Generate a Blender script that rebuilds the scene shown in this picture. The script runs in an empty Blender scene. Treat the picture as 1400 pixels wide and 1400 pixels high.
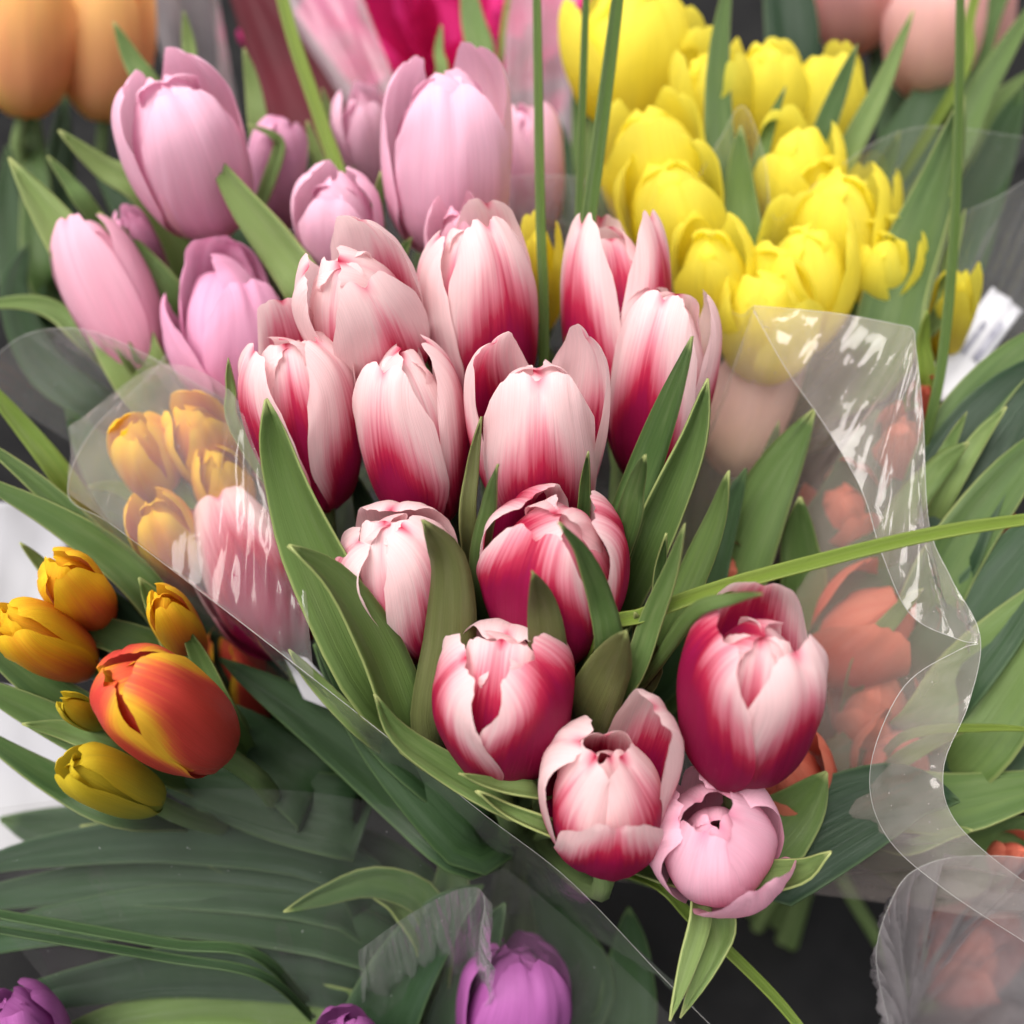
import bpy, math, random
from mathutils import Vector, Matrix, noise

R = math.radians
random.seed(7)
scene = bpy.context.scene
COL = scene.collection

# ------------------------------------------------------------------ camera, sky, sun, exposure
FPX = 1450.0                      # focal length in pixels of the 1400 px photograph
CAM = Vector((0, 0, 0.60))
PITCH = R(45)
cd = bpy.data.cameras.new('camera'); cam = bpy.data.objects.new('camera', cd); COL.objects.link(cam)
cam.location = CAM; cam.rotation_euler = (R(90) - PITCH, 0, 0)
cd.sensor_width = 36; cd.lens = 36 * FPX / 1400; cd.clip_start = 0.01; cd.clip_end = 200
cd.dof.use_dof = True; cd.dof.focus_distance = 0.325; cd.dof.aperture_fstop = 5.6
scene.camera = cam

w = bpy.data.worlds.new('World'); scene.world = w; w.use_nodes = True
nt = w.node_tree; nt.nodes.clear()
SUN_EL, SUN_ROT = R(68), R(-125)
sky = nt.nodes.new('ShaderNodeTexSky'); sky.sky_type = 'NISHITA'; sky.sun_disc = False
sky.sun_elevation = SUN_EL; sky.sun_rotation = SUN_ROT; sky.dust_density = 4.0; sky.ozone_density = 1.0
hs = nt.nodes.new('ShaderNodeHueSaturation'); hs.inputs['Saturation'].default_value = 0.06
bg = nt.nodes.new('ShaderNodeBackground'); bg.inputs['Strength'].default_value = 0.09
wo = nt.nodes.new('ShaderNodeOutputWorld')
nt.links.new(sky.outputs[0], hs.inputs['Color']); nt.links.new(hs.outputs[0], bg.inputs['Color'])
nt.links.new(bg.outputs[0], wo.inputs['Surface'])
sl = bpy.data.lights.new('sun', 'SUN'); sl.energy = 2.3; sl.angle = R(40); sl.color = (1.0, 0.93, 0.86)
so = bpy.data.objects.new('sun', sl); COL.objects.link(so)
sd = Vector((math.sin(SUN_ROT) * math.cos(SUN_EL), math.cos(SUN_ROT) * math.cos(SUN_EL), math.sin(SUN_EL)))
so.rotation_euler = sd.to_track_quat('Z', 'Y').to_euler(); so.location = (0, 0, 3)
vs = scene.view_settings; vs.view_transform = 'Standard'; vs.look = 'None'; vs.exposure = 0.98; vs.gamma = 1
scene.cycles.use_denoising = True
scene.cycles.transparent_max_bounces = 18; scene.cycles.max_bounces = 8
scene.cycles.diffuse_bounces = 4; scene.cycles.glossy_bounces = 3; scene.cycles.use_adaptive_sampling = True; scene.cycles.adaptive_threshold = 0.02
scene.cycles.caustics_reflective = False; scene.cycles.caustics_refractive = False

FWD = Vector((0, math.cos(PITCH), -math.sin(PITCH))); UPV = Vector((0, math.sin(PITCH), math.cos(PITCH)))
RGT = Vector((1, 0, 0))
def ray(x, y): return FWD + RGT * ((x - 700) / FPX) - UPV * ((y - 700) / FPX)
def at(x, y, d): return CAM + ray(x, y) * d
def sstep(a, b, x):
    t = min(1, max(0, (x - a) / (b - a))); return t * t * (3 - 2 * t)
def interp(keys, t):
    for (a, va), (b, vb) in zip(keys, keys[1:]):
        if t <= b:
            f = (t - a) / (b - a); return va + (vb - va) * f
    return keys[-1][1]
def n3(x, y, z=0.0): return noise.noise(Vector((x, y, z)))

# ------------------------------------------------------------------ materials
class NB:
    def __init__(s, name):
        s.m = bpy.data.materials.new(name); s.m.use_nodes = True
        s.t = s.m.node_tree; s.t.nodes.clear(); s.out = s.t.nodes.new('ShaderNodeOutputMaterial')
    def n(s, typ, **kw):
        o = s.t.nodes.new(typ)
        for k, v in kw.items():
            if k.startswith('_'): setattr(o, k[1:], v)
            else: o.inputs[k.replace('__', ' ')].default_value = v
        return o
    def l(s, a, b): s.t.links.new(a, b)
    def math(s, op, a, b=None, c=None, clamp=False):
        o = s.t.nodes.new('ShaderNodeMath'); o.operation = op; o.use_clamp = clamp
        for i, v in enumerate((a, b, c)):
            if v is None: continue
            if isinstance(v, (int, float)): o.inputs[i].default_value = v
            else: s.l(v, o.inputs[i])
        return o.outputs[0]
    def ramp(s, fac, stops):
        o = s.t.nodes.new('ShaderNodeValToRGB'); e = o.color_ramp.elements
        while len(e) > 1: e.remove(e[-1])
        e[0].position = stops[0][0]; e[0].color = (*stops[0][1], 1)
        for p, c in stops[1:]:
            x = e.new(p); x.color = (*c, 1)
        s.l(fac, o.inputs[0]); return o.outputs[0]
    def uv(s):
        tc = s.t.nodes.new('ShaderNodeTexCoord'); sep = s.t.nodes.new('ShaderNodeSeparateXYZ')
        s.l(tc.outputs['UV'], sep.inputs[0]); return tc.outputs['UV'], sep.outputs[0], sep.outputs[1]
    def streak(s, uv, sx, sy, detail=3.0, rnd=None):
        mp = s.t.nodes.new('ShaderNodeMapping'); mp.inputs['Scale'].default_value = (sx, sy, 1)
        s.l(uv, mp.inputs[0])
        no = s.t.nodes.new('ShaderNodeTexNoise'); no.noise_dimensions = '4D'; no.inputs['Scale'].default_value = 1.0
        no.inputs['Detail'].default_value = detail
        s.l(mp.outputs[0], no.inputs['Vector'])
        if rnd is not None: s.l(rnd, no.inputs['W'])
        return no.outputs['Fac']

def petal_mat(name, stops, thr, aa, pw, width, amp=0.25, rib=0.5, tipred=0.0, transl=0.28, rough=0.5):
    b = NB(name); uv, U, V = b.uv()
    oi = b.n('ShaderNodeObjectInfo'); rnd = b.math('MULTIPLY', oi.outputs['Random'], 37.0)
    u = b.math('ABSOLUTE', b.math('MULTIPLY', b.math('SUBTRACT', U, 0.5), 2.0))
    st = b.streak(uv, 34, 2.2, 4, rnd); big = b.streak(uv, 3.5, 2.0, 2, rnd); fine = b.streak(uv, 110, 3.0, 3, rnd)
    h = b.math('SUBTRACT', b.math('ADD', b.math('MULTIPLY_ADD', oi.outputs['Random'], 0.22, thr - 0.61), oi.outputs['Alpha']),
               b.math('MULTIPLY', b.math('POWER', u, pw), aa))
    h = b.math('SUBTRACT', h, V)
    h = b.math('ADD', h, b.math('MULTIPLY', b.math('SUBTRACT', st, 0.5), amp))
    h = b.math('ADD', h, b.math('MULTIPLY', b.math('SUBTRACT', big, 0.5), 0.22))
    m = b.math('MULTIPLY_ADD', h, 1.0 / (2 * width), 0.5, clamp=True)
    # thin coloured midrib that runs to the tip
    r1 = b.math('SUBTRACT', 1.0, b.math('MULTIPLY', u, 14.0), clamp=True)
    r1 = b.math('MULTIPLY', r1, b.math('MULTIPLY_ADD', st, 1.6, -0.25, clamp=True))
    r1 = b.math('MULTIPLY', r1, rib)
    m = b.math('MAXIMUM', m, r1)
    if tipred:
        tp = b.math('MULTIPLY', b.math('MULTIPLY_ADD', V, 9.0, -8.0, clamp=True),
                    b.math('SUBTRACT', 1.0, b.math('MULTIPLY', u, 4.5), clamp=True))
        m = b.math('MAXIMUM', m, b.math('MULTIPLY', tp, tipred))
    m = b.math('ADD', m, b.math('MULTIPLY', b.math('SUBTRACT', fine, 0.5), 0.14), clamp=True)
    col0 = b.ramp(m, stops)
    vn = b.math('MULTIPLY_ADD', fine, .34, .81); vn = b.math('MULTIPLY', vn, b.math('MULTIPLY_ADD', big, .16, .93))
    vm = b.n('ShaderNodeVectorMath', _operation='SCALE'); b.l(col0, vm.inputs[0]); b.l(vn, vm.inputs['Scale']); col = vm.outputs[0]
    pr = b.n('ShaderNodeBsdfPrincipled', Roughness=rough)
    pr.inputs['Specular IOR Level'].default_value = 0.18
    b.l(col, pr.inputs['Base Color'])
    bm = b.n('ShaderNodeBump', Strength=0.4, Distance=0.0007)
    b.l(b.math('ADD', fine, b.math('MULTIPLY', st, 0.8)), bm.inputs['Height']); b.l(bm.outputs[0], pr.inputs['Normal'])
    tr = b.n('ShaderNodeBsdfTranslucent'); b.l(col, tr.inputs['Color'])
    mx = b.n('ShaderNodeMixShader'); mx.inputs[0].default_value = transl
    b.l(pr.outputs[0], mx.inputs[1]); b.l(tr.outputs[0], mx.inputs[2]); b.l(mx.outputs[0], b.out.inputs[0])
    return b.m

PM = {
 'red_white': petal_mat('petal_red_white', [(0, (.91, .70, .71)), (.22, (.88, .56, .60)), (.46, (.76, .26, .34)), (.72, (.52, .03, .085)), (.88, (.40, .012, .065)), (1, (.34, .010, .075))],
                        .77, .46, 1.3, .20, .24, .45, .95, .46),
 'mauve': petal_mat('petal_mauve', [(0, (.88, .55, .69)), (.45, (.81, .41, .56)), (.75, (.82, .48, .54)), (1, (.80, .62, .42))], .36, .12, 2, .45, .5, .25, .3, .32),
 'mauve_pink': petal_mat('petal_mauve_pink', [(0, (.84, .48, .60)), (.5, (.78, .34, .47)), (1, (.66, .20, .32))], .35, .2, 2, .45, .2, .35, .8, .30),
 'lilac': petal_mat('petal_lilac', [(0, (.78, .40, .58)), (.5, (.70, .27, .46)), (1, (.72, .34, .38))], .3, .1, 2, .4, .2, .3, .4, .30),
 'yellow': petal_mat('petal_yellow', [(0, (.97, .88, .13)), (.6, (.96, .80, .045)), (1, (.84, .70, .04))], .25, .1, 2, .35, .4, .25, 0, .55),
 'orange': petal_mat('petal_orange', [(0, (.84, .50, .04)), (.35, (.80, .30, .04)), (.6, (.70, .13, .05)), (1, (.58, .06, .045))], 1.06, .82, 2.0, .20, .3, .2, 0, .25, .4),
 'yellow_flame': petal_mat('petal_yellow_flame', [(0, (.88, .56, .03)), (.5, (.82, .36, .03)), (1, (.68, .15, .05))], .74, .55, 1.8, .25, .3, .2, 0, .28, .42),
 'bud': petal_mat('petal_green_bud', [(0, (.66, .50, .03)), (.5, (.50, .42, .04)), (1, (.25, .30, .04))], .5, .2, 2, .4, .3, .3, 0, .2),
 'apricot': petal_mat('petal_apricot', [(0, (.97, .62, .24)), (.5, (.96, .50, .24)), (1, (.95, .70, .20))], .35, -.2, 2, .4, .4, .4, 0, .42),
 'peach': petal_mat('petal_peach', [(0, (.92, .58, .58)), (.5, (.92, .60, .52)), (1, (.86, .64, .44))], .45, .1, 2, .4, .4, .3, 0, .42),
 'coral': petal_mat('petal_coral', [(0, (.70, .20, .13)), (.5, (.60, .09, .06)), (1, (.44, .03, .025))], .5, .2, 2, .4, .3, .3, 0, .25),
 'purple': petal_mat('petal_purple', [(0, (.40, .12, .36)), (.5, (.30, .07, .27)), (1, (.17, .03, .17))], .45, .2, 2, .45, .3, .5, .3, .25),
 'magenta': petal_mat('petal_magenta', [(0, (.76, .05, .28)), (.5, (.66, .025, .20)), (1, (.45, .01, .10))], .5, .2, 2, .5, .25, .2, 0, .25),
}

def leaf_mat(name, c1, c2, edge, transl=0.16, rough=0.42):
    b = NB(name); uv, U, V = b.uv()
    oi = b.n('ShaderNodeObjectInfo'); rnd = b.math('MULTIPLY', oi.outputs['Random'], 53.0)
    st = b.streak(uv, 46, 1.2, 3, rnd); big = b.streak(uv, 2.2, 2.6, 3, rnd); vein = b.streak(uv, 120, 1.0, 2, rnd)
    f = b.math('ADD', b.math('MULTIPLY', st, 0.75), b.math('MULTIPLY', big, 0.35))
    f = b.math('ADD', f, b.math('MULTIPLY_ADD', oi.outputs['Random'], 0.5, -0.25))
    f = b.math('MULTIPLY_ADD', f, 1.8, -0.4, clamp=True)
    col = b.ramp(f, [(0, c1), (1, c2)])
    # paler dry tip and margins
    u = b.math('ABSOLUTE', b.math('MULTIPLY', b.math('SUBTRACT', U, 0.5), 2.0))
    e = b.math('MAXIMUM', b.math('MULTIPLY_ADD', V, 22.0, -21.0, clamp=True),
               b.math('MULTIPLY', b.math('MULTIPLY_ADD', u, 14.0, -13.0, clamp=True), 0.55))
    bl = b.n('ShaderNodeMix', _data_type='RGBA'); bs = b.streak(uv, 5, 5, 5, rnd)
    b.l(b.math('MULTIPLY', b.math('MULTIPLY_ADD', bs, 3.2, -1.5, clamp=True), .45), bl.inputs['Factor'])
    b.l(col, bl.inputs[6]); bl.inputs[7].default_value = (c2[0] * 1.25 + .02, c2[1] * 1.1 + .015, c2[2] * 1.3 + .03, 1); col = bl.outputs[2]
    mixc = b.n('ShaderNodeMix', _data_type='RGBA'); b.l(e, mixc.inputs['Factor'])
    b.l(col, mixc.inputs[6]); mixc.inputs[7].default_value = (*edge, 1)
    pr = b.n('ShaderNodeBsdfPrincipled'); b.l(mixc.outputs[2], pr.inputs['Base Color'])
    b.l(b.math('MULTIPLY_ADD', big, 0.3, rough - 0.15), pr.inputs['Roughness'])
    pr.inputs['Specular IOR Level'].default_value = 0.25
    bm = b.n('ShaderNodeBump', Strength=0.5, Distance=0.0007)
    b.l(b.math('ADD', vein, b.math('MULTIPLY', st, 0.7)), bm.inputs['Height']); b.l(bm.outputs[0], pr.inputs['Normal'])
    tr = b.n('ShaderNodeBsdfTranslucent', Color=(c2[0] * 1.6, c2[1] * 1.5, c2[2] * .7, 1))
    mx = b.n('ShaderNodeMixShader'); mx.inputs[0].default_value = transl
    b.l(pr.outputs[0], mx.inputs[1]); b.l(tr.outputs[0], mx.inputs[2]); b.l(mx.outputs[0], b.out.inputs[0])
    return b.m
LM = {
 'leaf': leaf_mat('leaf_green', (.036, .080, .022), (.105, .170, .045), (.36, .40, .15)),
 'pale': leaf_mat('leaf_pale', (.09, .16, .045), (.20, .28, .09), (.42, .45, .18), .22),
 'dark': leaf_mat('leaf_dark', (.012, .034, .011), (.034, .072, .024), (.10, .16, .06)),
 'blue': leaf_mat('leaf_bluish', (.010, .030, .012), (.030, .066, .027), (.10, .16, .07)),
 'grass': leaf_mat('leaf_grass', (.075, .13, .018), (.17, .24, .035), (.22, .28, .06), .15, .4),
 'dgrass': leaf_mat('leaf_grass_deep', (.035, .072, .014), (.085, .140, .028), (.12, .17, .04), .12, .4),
 'stem': leaf_mat('stem_green', (.09, .15, .05), (.17, .24, .09), (.2, .26, .1), .08),
 'brown': leaf_mat('leaf_olive', (.075, .085, .030), (.13, .145, .05), (.25, .28, .10)),
}

def film_mat(name, haze, tint=(.9, .9, .9), rough=0.04, spec=1.2, crinkle=.20):
    b = NB(name)
    lw = b.n('ShaderNodeLayerWeight', Blend=0.5)
    f5 = b.math('POWER', lw.outputs['Facing'], 4.0)
    fr = b.math('MULTIPLY', b.math('MULTIPLY_ADD', f5, 0.5, 0.04), spec, clamp=True)
    tc = b.n('ShaderNodeTexCoord'); no = b.n('ShaderNodeTexNoise', Scale=38.0, Detail=4.0); b.l(tc.outputs['Object'], no.inputs['Vector'])
    no2 = b.n('ShaderNodeTexNoise', Scale=600.0, Detail=1.0); b.l(tc.outputs['Object'], no2.inputs['Vector'])
    uv, U, V = b.uv(); wr = b.streak(uv, 60, 1.2, 1)
    vo = b.n('ShaderNodeTexVoronoi', Scale=34.0, _feature='DISTANCE_TO_EDGE'); mp = b.n('ShaderNodeMapping', Scale=(1.0, 1.0, .45)); mp.inputs['Rotation'].default_value = (.4, .7, .3)
    nw = b.n('ShaderNodeVectorMath', _operation='MULTIPLY_ADD'); b.l(no.outputs['Color'], nw.inputs[0]); nw.inputs[1].default_value = (.03, .03, .03); b.l(tc.outputs['Object'], nw.inputs[2])
    b.l(nw.outputs[0], mp.inputs[0]); b.l(mp.outputs[0], vo.inputs['Vector'])
    bm = b.n('ShaderNodeBump', Strength=crinkle, Distance=0.006)
    b.l(b.math('ADD', b.math('MULTIPLY', wr, .45), b.math('MINIMUM', b.math('MULTIPLY', vo.outputs['Distance'], 1.6), .5)), bm.inputs['Height'])
    trn = b.n('ShaderNodeBsdfTransparent', Color=(.985, .985, .98, 1))
    dif = b.n('ShaderNodeBsdfDiffuse', Color=(*tint, 1)); tl = b.n('ShaderNodeBsdfTranslucent', Color=(*tint, 1))
    dm = b.n('ShaderNodeMixShader', Fac=0.5); b.l(dif.outputs[0], dm.inputs[1]); b.l(tl.outputs[0], dm.inputs[2])
    m1 = b.n('ShaderNodeMixShader')
    spk = b.math('MULTIPLY', b.math('MULTIPLY_ADD', no2.outputs['Fac'], 30.0, -23.4, clamp=True), 0.35)
    hz = b.math('ADD', b.math('MULTIPLY', b.math('MULTIPLY_ADD', no.outputs['Fac'], 1.2, 0.4), haze), spk, clamp=True)
    hz = b.math('ADD', hz, b.math('MULTIPLY', f5, haze * 1.5), clamp=True)
    b.l(hz, m1.inputs[0]); b.l(trn.outputs[0], m1.inputs[1]); b.l(dm.outputs[0], m1.inputs[2])
    gl = b.n('ShaderNodeBsdfGlossy', Roughness=rough); gl.inputs['Color'].default_value = (1, 1, 1, 1); b.l(bm.outputs[0], gl.inputs['Normal'])
    m2 = b.n('ShaderNodeMixShader'); b.l(fr, m2.inputs[0]); b.l(m1.outputs[0], m2.inputs[1]); b.l(gl.outputs[0], m2.inputs[2])
    b.l(m2.outputs[0], b.out.inputs[0]); return b.m
FM = {'clear': film_mat('film_clear', .075), 'hazy': film_mat('film_hazy', .17), 'milky': film_mat('film_milky', .42, (.78, .72, .75), .06, 1.5),
      'edge': film_mat('film_cut_edge', .38, (.95, .95, .93), .2), 'thin': film_mat('film_thin', .10, (.9, .82, .80), .06, .7, .13), 'low': film_mat('film_low', .035, (.9, .9, .9), .08, .7, .12), 'veil': film_mat('film_veil', .13, (.88, .80, .80), .08, .55, .05), 'peach': film_mat('film_peach', .24, (.90, .77, .72), .08, .9, .10), 'dusk': film_mat('film_dusky', .55, (.50, .40, .45), .3, .6)}

def simple_mat(name, c1, c2, scale=30, rough=.6, spec=.3, bump=.2):
    b = NB(name); tc = b.n('ShaderNodeTexCoord'); no = b.n('ShaderNodeTexNoise', Scale=scale, Detail=5.0)
    b.l(tc.outputs['Object'], no.inputs['Vector'])
    col = b.ramp(no.outputs['Fac'], [(.3, c1), (.7, c2)])
    pr = b.n('ShaderNodeBsdfPrincipled', Roughness=rough); pr.inputs['Specular IOR Level'].default_value = spec
    b.l(col, pr.inputs['Base Color']); bm = b.n('ShaderNodeBump', Strength=bump, Distance=.002)
    b.l(no.outputs['Fac'], bm.inputs['Height']); b.l(bm.outputs[0], pr.inputs['Normal']); b.l(pr.outputs[0], b.out.inputs[0]); return b.m
M_TABLE = simple_mat('table_dark', (.006, .006, .007), (.014, .014, .014), 20, .8, .1)
M_CRATE = simple_mat('black_plastic', (.006, .006, .007), (.012, .012, .013), 60, .5, .25)
M_PAPER = simple_mat('white_paper', (.32, .32, .35), (.40, .40, .42), 12, .7, .2, .1)
M_BURG = simple_mat('burgundy_paper', (.055, .005, .010), (.085, .008, .016), 18, .6, .15)
M_TAG = simple_mat('tag_card', (.56, .56, .60), (.64, .64, .67), 12, .5, .3, .05)
M_INK = simple_mat('tag_ink', (.20, .20, .26), (.42, .42, .48), 300, .6, .2, .0)

# ------------------------------------------------------------------ mesh helpers
def grid_obj(name, pts, uvs, nu, nv, mat, parent, org, closed=False, solid=0.0):
    """pts: nv rows of nu points (world); linked as one mesh, local to org"""
    me = bpy.data.meshes.new(name)
    fs = []
    for j in range(nv - 1):
        for i in range(nu if closed else nu - 1):
            i2 = (i + 1) % nu
            fs.append((j * nu + i, j * nu + i2, (j + 1) * nu + i2, (j + 1) * nu + i))
    me.from_pydata([p - org for p in pts], [], fs)
    ul = me.uv_layers.new(name='UVMap'); vi = [0] * len(me.loops); me.loops.foreach_get('vertex_index', vi)
    fl = []
    for v in vi: fl.extend(uvs[v])
    ul.data.foreach_set('uv', fl)
    me.polygons.foreach_set('use_smooth', [True] * len(me.polygons))
    me.materials.append(mat)
    o = bpy.data.objects.new(name, me); COL.objects.link(o)
    if parent is not None: o.parent = parent
    else: o.location = org
    if solid:
        md = o.modifiers.new('thickness', 'SOLIDIFY'); md.thickness = solid; md.offset = 0
    return o

def catmull(P, n):
    P = [P[0] * 2 - P[1]] + list(P) + [P[-1] * 2 - P[-2]]
    out = []; m = len(P) - 3
    for k in range(n):
        x = k / (n - 1) * m; i = min(int(x), m - 1); t = x - i
        a, b, c, d = P[i], P[i + 1], P[i + 2], P[i + 3]
        out.append(0.5 * (2 * b + (c - a) * t + (2 * a - 5 * b + 4 * c - d) * t * t + (3 * b - a - 3 * c + d) * t ** 3))
    return out

def tube(name, P, r0, r1, mat, parent, org, n=14, sides=8):
    C = catmull(P, n); pts = []; uvs = []
    ref = Vector((1, 0.01, 0))
    for j, c in enumerate(C):
        T = (C[min(j + 1, n - 1)] - C[max(j - 1, 0)]).normalized()
        A = (ref - T * ref.dot(T)).normalized(); B = T.cross(A); rr = r0 + (r1 - r0) * j / (n - 1)
        for i in range(sides):
            a = 2 * math.pi * i / sides
            pts.append(c + (A * math.cos(a) + B * math.sin(a)) * rr); uvs.append((i / sides, j / n))
    return grid_obj(name, pts, uvs, sides, n, mat, parent, org, closed=True)

def thing(name, label, cat, loc, group=None):
    o = bpy.data.objects.new(name, None); COL.objects.link(o); o.location = loc; o.empty_display_size = .01
    o['label'] = label; o['category'] = cat
    if group: o['group'] = group
    return o
def tag(o, label, cat, group=None):
    o['label'] = label; o['category'] = cat
    if group: o['group'] = group

# ------------------------------------------------------------------ tulips
def petal(parent, org, B, fr, Rad, H, th, mat, inner, seed, flame=0.0, op=0.0, tip=0.0, hm=1.0, wm=1.0, ec=0.0, roll=0.0, notch=.05, nu=15, nv=18, jag=1.0):
    """one petal; B head base, fr (e0,e1,axis), th angle around the axis, op opening in degrees, tip inward curl in degrees"""
    e0, e1, ax = fr
    L = H / 0.86 * hm
    keys = [(0, 82), (.07, 66), (.18, 33), (.36, 10), (.58, 0), (.80, -10), (.92, -22), (1, -42)]
    ikeys = [(0, 82), (.07, 66), (.18, 33), (.36, 8), (.56, -8), (.72, -24), (.86, -46), (1, -72)]
    okeys = keys; keys = ikeys if inner else okeys
    # profile
    N = 60; rs = [0.10 * Rad]; zs = [0.0]; rc = [0.10 * Rad]
    for k in range(N):
        t = (k + .5) / N; a0 = interp(keys, t)
        a = a0 + op * sstep(.12, .5, t) - tip * sstep(.70, 1.0, t)
        rs.append(rs[-1] + math.sin(R(a)) * L / N); zs.append(zs[-1] + math.cos(R(a)) * L / N)
        rc.append(rc[-1] + math.sin(R(interp(okeys, t))) * L / N)
    ksc = Rad / max(rc) * (0.93 if inner else 1.0)
    rs = [max(r * ksc, .03 * Rad) for r in rs]
    W = Rad * (1.02 if inner else 1.10) * wm
    pts = []; uvs = []
    for j in range(nv):
        v = j / (nv - 1); v = 1 - (1 - v) ** 1.25
        for i in range(nu):
            s = -1 + 2 * i / (nu - 1)
            Ls = 1 - 0.26 * abs(s) ** 3.0 - notch * math.exp(-(s / .13) ** 2) + jag * (.018 * n3(s * 4.5, seed) + .010 * n3(s * 11, seed + 3))
            t = max(0, min(1.0, v * Ls))
            x = t * N; k = min(int(x), N - 1); f = x - k
            r = rs[k] * (1 - f) + rs[k + 1] * f; z = zs[k] * (1 - f) + zs[k + 1] * f
            shp = (.30 + .70 * sstep(0, .45, t)) * (1 - .30 * sstep(.5, 1.0, t) ** 1.3)
            hw = W * shp * (1 + jag * (.04 * n3(t * 5, seed + 9, s) + .009 * n3(t * 16, seed + 5, s)))
            rho = max(r * (0.92 if inner else 1.0), .50 * Rad)
            psi = max(-1.75, min(1.75, s * hw / rho))
            kk = 1 + .05 * s - (.02 if inner else 0)
            px = r * kk - rho * (1 - math.cos(psi)); py = rho * math.sin(psi)
            # relief along the outward normal of the cup
            ox, oy = math.cos(psi), math.sin(psi)
            dsp = -.10 * Rad * math.exp(-(s / .13) ** 2) * sstep(.62, 1.0, t) + .035 * Rad * math.exp(-(s / .30) ** 2) * (1 - sstep(.5, .9, t))
            dsp += ec * Rad * sstep(.55, 1.0, abs(s)) * sstep(.25, .7, t)
            dsp += Rad * .07 * n3(s * 1.6, t * 2.2, seed) + Rad * .022 * n3(s * 6, t * 3, seed + 1)
            dsp += roll * Rad * sstep(.80, 1.0, v) * (1 - math.exp(-(s / .2) ** 2) * .6)
            px += ox * dsp; py += oy * dsp
            ct, stn = math.cos(th), math.sin(th)
            gx = px * ct - py * stn; gy = px * stn + py * ct
            pts.append(B + e0 * gx + e1 * gy + ax * z); uvs.append((s * .5 + .5, t))
    o = grid_obj('petal', pts, uvs, nu, nv, PM[mat], parent, org)
    o.color = (1, 1, 1, .5 + flame); return o

TULIPS = {}
BIND = {}
def tulip(b, mat, tip, base, d, wpx, label, twist=None, op=0.0, tipc=25, L=.062, hero=False, per=None, group=None, inner=None, stem='stem', flame=0.0, core=0.0):
    """tip/base: pixels of the photograph; d: depth of the head's base from its usual size"""
    B = at(base[0], base[1], d); rt = ray(*tip)
    q = B - CAM; k = q.dot(rt) / rt.length_squared; foot = CAM + rt * k; pd = (foot - B).length
    T = foot if pd >= L else foot - rt.normalized() * math.sqrt(L * L - pd * pd)
    ax = (T - B); H = ax.length; ax.normalize()
    tocam = (CAM - (B + T) / 2); e0 = (tocam - ax * tocam.dot(ax)).normalized(); e1 = ax.cross(e0)
    Rad = wpx * (d - .012) / (2 * FPX) * .96
    bind = BIND[b]; foot = Vector((bind.x + (B.x - bind.x) * .12 + random.uniform(-.012, .012), bind.y + (B.y - bind.y) * .12 + random.uniform(-.012, .012), .012))
    e = thing('tulip', label, 'tulip', foot, group)
    rng = random.Random(hash((tip, base)) & 0xffff)
    tw = R(twist if twist is not None else rng.uniform(-60, 60))
    nu, nv = (33, 34) if hero else (13, 15)
    ds = {}
    for k in range(6):
        innerp = k % 2 == 1
        kw = dict(op=op + rng.uniform(-3, 3), tip=tipc + rng.uniform(-8, 8), hm=rng.uniform(.95, 1.04) * (1.0 if not innerp else .98),
                  wm=rng.uniform(.95, 1.05), ec=rng.uniform(-.10, .05), roll=rng.uniform(-.06, .06), notch=rng.uniform(.02, .06))
        if innerp: kw['tip'] = rng.uniform(0, 14); kw['op'] = op * .35; kw['wm'] *= 1.12; kw['notch'] = .01; kw['hm'] *= 1.06
        if innerp and inner: kw.update(inner)
        if per and k in per: kw.update(per[k])
        th = tw + k * math.pi / 3 + rng.uniform(-.10, .10)
        pf = kw.pop('flame', flame) + rng.uniform(-.06, .06)
        petal(e, foot, B, (e0, e1, ax), Rad, H, th, mat, innerp, rng.uniform(0, 99), pf, nu=nu, nv=nv, **kw)
    if core:
        for k in range(3):
            th = tw + R(35 + 120 * k + rng.uniform(-15, 15))
            petal(e, foot, B, (e0, e1, ax), Rad * core, H * rng.uniform(.86, .95), th, mat, True, rng.uniform(0, 99), flame, nu=21, nv=24,
                  op=rng.uniform(-2, 8), tip=rng.uniform(-25, 5), wm=1.05, notch=.03, roll=rng.uniform(-.1, .1), ec=rng.uniform(-.25, 0))
    Bs = B + ax * .002
    P = [Bs, B - ax * .03, B.lerp(bind, .55) - ax * .01, bind + (B - bind) * .10, foot]
    tube('stem', P, .0034, .0040, LM[stem], e, foot)
    TULIPS.setdefault(b, []).append((e, B, foot))
    return e

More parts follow.
